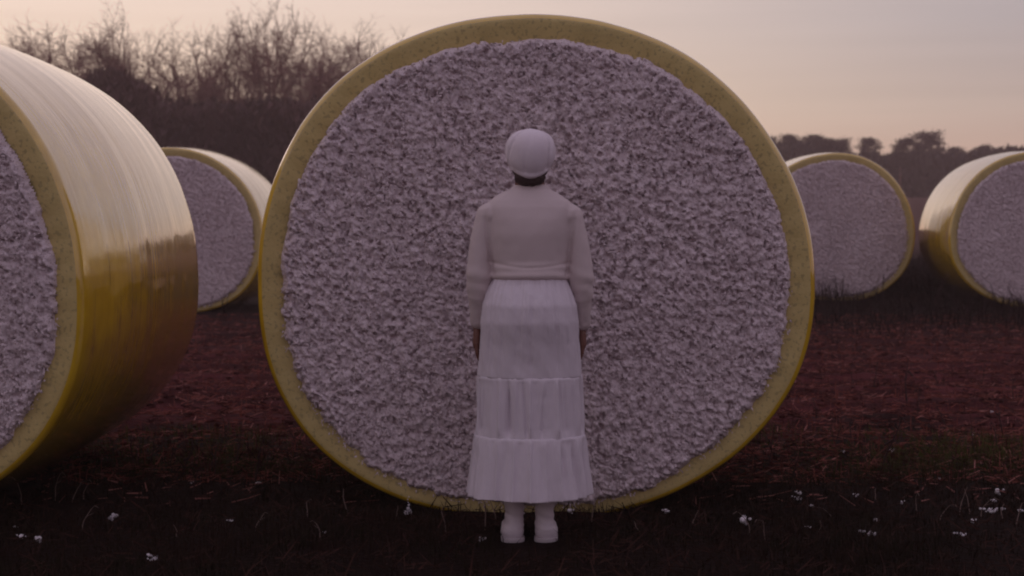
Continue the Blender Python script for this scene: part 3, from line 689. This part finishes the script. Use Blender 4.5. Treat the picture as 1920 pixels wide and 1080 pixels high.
M['leaf'] = noisy(material('dry_leaf', (.3, .15, .12), 1.0, Specular_IOR_Level=.1), (.34, .15, .13), (.16, .06, .05), 4)
tag(obj('dry_leaves', mesh('dry_leaves', V, Fq, M['leaf'], False)), 'scattered pale bits of dry leaf and stem on the soil', 'plant litter', kind='stuff')
r_ = np.random.default_rng(90); n = 3800; y = 8.6 + 11 * r_.uniform(0, 1, n) ** 1.1; x = y * r_.uniform(-.34, .38, n); q = r_.uniform(.008, .026, n)
P = np.stack([x, y, gz(x, y) + q * .2], -1)
M['clod'] = noisy(material('clods', (.07, .02, .02), 1.0, Specular_IOR_Level=.05), (.085, .022, .022), (.035, .009, .009), 5)
tag(obj('soil_clods', mesh('soil_clods', *lumps(P, q, 91, (1.3, 1, .6)), M['clod'])), 'small red clods of soil broken up over the bare field', 'soil clods', kind='stuff')
V, T = blades(6500, uni(-.34, .38), pw(8.2, 19, 1.0), lambda r, x, y: r.uniform(.03, .13, len(x)), .0028, 92, .45)
tag(obj('stubble', mesh('stubble', V, T, M['litter'], False)), 'short upright stubble left standing across the red field', 'stubble', kind='stuff')
# taller weeds about the distant bales
def wmask(x, y, r):
    px = 960 + F * x / y
    return np.where(px > 1380, 1, .04) * (.75 + .5 * fbm(x * .6, y * .6, 0, 3, 63)) > r.uniform(0, 1, len(x))
V, T = blades(30000, uni(-.26, .42), pw(16.5, 26.5, .8), lambda r, x, y: (.25 + .75 * sstep(y, 17, 22)) * r.uniform(.05, .30, len(x)) * (1 + .9 * (vnoise(x * .9, y * .9, 0, 6) > .25)), .0045, 72, 1.5, wmask)
V3, T3 = blades(26000, uni(.12, .42), pw(26.5, 42, 1.2), lambda r, x, y: r.uniform(.1, .55, len(x)), .007, 73, 1.4)
tag(obj('weeds', mesh('weeds', np.concatenate([V, V3]), np.concatenate([T, T3 + len(V)]), M['weed'], False)), 'tangled dark weeds standing round the feet of the distant bales', 'weeds', kind='stuff')
# single stalks
def stalk_mesh(seed, h, mat, fork):
    r = random.Random(seed); segs = []; p = Vector((0, 0, -.02)); d = Vector((r.gauss(0, .12), r.gauss(0, .12), 1)).normalized(); rad = .0042 if mat is M['stalk_pale'] else .0068
    for i in range(6):
        q = p + d * (h / 6); segs.append((*p, *q, rad, rad * .85)); p = q; rad *= .85
        d = (d + Vector((r.gauss(0, .14), r.gauss(0, .14), 0))).normalized()
        if i >= 2 and r.random() < fork:
            e = (d + Vector((r.gauss(0, .8), r.gauss(0, .8), .2))).normalized(); e2 = p + e * h * r.uniform(.12, .3); segs.append((*p, *e2, rad * .8, rad * .4))
            if r.random() < .5: segs.append((*e2, *(e2 + Vector((r.gauss(0, .02), r.gauss(0, .02), -.02))), rad * 1.6, rad))
    return mesh('dead_stalk', *prisms(segs, 5), mat)
V, Fq = sticks(7000, uni(-.36, .36), pw(5.6, 9.4, 1), .07, .0024, 84, .5)
tag(obj('plant_litter', mesh('plant_litter', V, Fq, noisy(material('brown_litter', (.05, .02, .015), 1.0, Specular_IOR_Level=.1), (.060, .026, .020), (.016, .009, .006), 5), False)), 'short brown broken stems mixed into the near dark grass', 'plant litter', kind='stuff')
sp_ = [stalk_mesh(400 + k, .2, M['stalk_pale'], .35) for k in range(4)]; sdk = [stalk_mesh(500 + k, .25, M['stalk_dark'], .6) for k in range(4)]
def stalk(px, py, hpx, ms, k, label, group):
    Y = CAM_H * F / (py - 400); p = at(px, py, Y); g = float(gz(p.x, Y))
    o = obj('dead_stalk', ms[k % 4], None, (p.x, Y, g)); hh = hpx / F * Y / (.2 if ms is sp_ else .25); o.scale = (max(.7, hh * .8),) * 2 + (hh,)
    o.rotation_euler = (0, 0, k * 1.9); tag(o, label, 'stalk', group)
r = random.Random(12)
pale = [(104, 940, 62), (136, 945, 45), (157, 938, 35), (40, 950, 50), (155, 1000, 50), (575, 975, 30), (650, 965, 50), (740, 985, 40), (910, 1000, 75), (930, 985, 70), (945, 960, 45), (1110, 985, 40), (1405, 1000, 45), (1435, 1015, 48), (1534, 1003, 34), (1645, 950, 35), (1718, 960, 42), (1763, 975, 36), (1800, 965, 62), (1817, 965, 55), (1840, 970, 40), (1905, 985, 45), (1880, 975, 30), (330, 1010, 28), (480, 1000, 35), (835, 1005, 45), (1200, 1005, 26), (1300, 985, 30), (600, 1015, 34), (1560, 975, 24)]
for i, (px, py, h) in enumerate(pale): stalk(px, py, h, sp_, i, 'thin pale dead stalk standing in the near dark grass', 'pale dead stalks in the near grass')
dark = [(248, 865, 60), (262, 890, 45), (282, 870, 70), (318, 880, 62), (338, 905, 82), (362, 930, 60), (402, 905, 70), (398, 860, 45), (440, 880, 80), (480, 915, 105), (500, 870, 50), (545, 870, 45), (560, 845, 50), (215, 860, 40), (426, 835, 60), (300, 845, 40), (520, 850, 36), (350, 850, 34)]
for i, (px, py, h) in enumerate(dark): stalk(px, py, h, sdk, i, 'dark dead stalk between the glossy bale and the main bale', 'dark dead stalks between the two near bales')
dark2 = [(1440, 880, 80), (1485, 905, 60), (1650, 890, 115), (1565, 850, 60), (1595, 830, 45), (1700, 760, 90), (1720, 780, 60), (1640, 735, 60), (1830, 860, 60), (1880, 820, 70), (1775, 800, 50), (1870, 845, 60), (1900, 760, 60), (1530, 790, 45), (1760, 720, 40), (1600, 720, 40), (1840, 730, 50)]
for i, (px, py, h) in enumerate(dark2): stalk(px, py, h, sdk, i + 2, 'dark dead stalk on the red field right of the main bale', 'dark dead stalks right of the main bale')
dark3 = [(1655, 575, 75), (1640, 570, 45), (1690, 565, 60), (1750, 580, 70), (1790, 570, 60), (1860, 575, 55), (1885, 570, 80), (1710, 560, 50), (1585, 575, 50), (1540, 580, 45), (1615, 565, 55), (1905, 580, 50), (1820, 560, 55), (1735, 545, 70)]
for i, (px, py, h) in enumerate(dark3): stalk(px, py, h, sdk, i + 1, 'tall dark weed stalk standing before the distant right bales', 'weed stalks before the right distant bales')

# ------------------------------------------------------------------ loose cotton
def tuft_mesh(seed):
    r = np.random.default_rng(seed); n = 9
    P = r.normal(0, 1, (n, 3)) * (.013, .010, .005) + (0, 0, .014); return mesh('cotton_tuft', *lumps(P, r.uniform(.004, .010, n), seed), M['tuft'])
tm = [tuft_mesh(600 + k) for k in range(5)]
tf = [(213, 980, 1.5), (40, 1022, 1.1), (75, 1028, 1.1), (30, 1000, .5), (287, 1062, 1.2), (905, 1025, 1.0), (1248, 963, 1.2), (1072, 965, .9), (1497, 937, 1.1), (1493, 946, .9), (1606, 938, .8), (1643, 986, 1.0), (1399, 990, 1.4), (1395, 980, .8), (1625, 1012, 1.2), (1673, 852, .8), (1859, 780, .9), (1874, 935, 1.3), (1863, 949, .9), (1850, 968, 1.2), (1865, 967, 1.0), (1880, 965, .8), (1825, 987, .8), (1914, 970, .9), (1798, 1010, .9), (1825, 822, .7), (1521, 959, .6), (1692, 952, .7), (1762, 906, .5), (1514, 996, .5), (1582, 854, .6), (485, 918, .9), (360, 915, .5), (980, 930, .6), (430, 985, .5), (610, 1010, .4)]
lab = {0: 'biggest tuft of loose cotton on the grass below the glossy left bale', 4: 'lone cotton tuft low at the left of the picture near its bottom edge', 5: 'cotton tuft in the grass just beside the woman\'s boot',
       6: 'cotton tuft lying against the foot of the main bale right of the woman', 14: 'wide cotton tuft lowest on the grass right of the main bale', 16: 'cotton tuft caught upright on the red field at far right'}
for i, (px, py, s) in enumerate(tf):
    Y = CAM_H * F / (py - 400); p = at(px, py, Y)
    if abs(Y - DB) < .9 and px < 1450 and px > 500: Y = min(Y, DB - .12); p = at(px, py, Y)
    o = obj('cotton_tuft', tm[i % 5], None, (p.x, Y, float(gz(p.x, Y)) + .012)); o.scale = (s * .8, s * .75, s * .7); o.rotation_euler = (0, 0, i * 1.3)
    if i in lab: L_ = lab[i]; g = 'tufts of loose cotton on the ground'
    else: L_ = 'small loose cotton tuft on the ground ' + ('right of the main bale' if px > 1450 else 'between left edge and woman' if px < 900 else 'by the main bale'); g = 'tufts of loose cotton on the ground'
    tag(o, L_, 'cotton tuft', g)
# wisp that hangs from the lower edge of the main bale
P = np.array([(0, 0, -.012 * k) for k in range(10)]) + np.random.default_rng(1).normal(0, .003, (10, 3))
Rw = [.003, .003, .0035, .005, .009, .014, .015, .012, .011, .006]
wm = mesh('cotton_wisp', *lumps(P, Rw, 4, (1, .8, 1)), M['tuft']); pw_ = at(766, 932, DB - .035)
tag(obj('cotton_wisp', wm, None, tuple(pw_)), 'long wisp of cotton dangling from the lower left rim of the main bale', 'cotton tuft')

# each repeat is told apart by its place, counted along its own group
tens = {2: 'twenty', 3: 'thirty'}
def ordinal(n):
    small = ordn + ['seventeenth', 'eighteenth', 'nineteenth']
    if n <= 19: return small[n - 1]
    if n % 10 == 0: return {20: 'twentieth', 30: 'thirtieth'}[n]
    return tens[n // 10] + '-' + small[n % 10 - 1]
fams = {}
for o in list(COL.objects):
    if o.parent is None and o.get('category') in ('stalk', 'cotton tuft') and o.get('group'):
        fams.setdefault(o['label'], []).append(o)
for lab_, os_ in fams.items():
    if len(os_) < 2: continue
    os_.sort(key=lambda o: o.location.x / o.location.y)
    for i, o in enumerate(os_): o['label'] = f'{ordinal(i + 1)} from left, {lab_}'

# ------------------------------------------------------------------ evening haze
hz = mesh('haze', [(x, y, z) for z in (-2.0, 22.0) for y in (-12, 185) for x in (-90, 110)], [[0, 2, 3, 1], [4, 5, 7, 6], [0, 1, 5, 4], [2, 6, 7, 3], [0, 4, 6, 2], [1, 3, 7, 5]], None, False)
hm = bpy.data.materials.new('haze_air'); hm.use_nodes = True; hn = hm.node_tree; hn.nodes.clear()
pv = N(hn, 'ShaderNodeVolumePrincipled'); pv.inputs['Color'].default_value = (.95, .71, .66, 1); pv.inputs['Density'].default_value = .0021; pv.inputs['Anisotropy'].default_value = .3
ho = N(hn, 'ShaderNodeOutputMaterial'); hn.links.new(pv.outputs[0], ho.inputs['Volume']); hz.materials.append(hm)
tag(obj('haze', hz), kind='stuff')
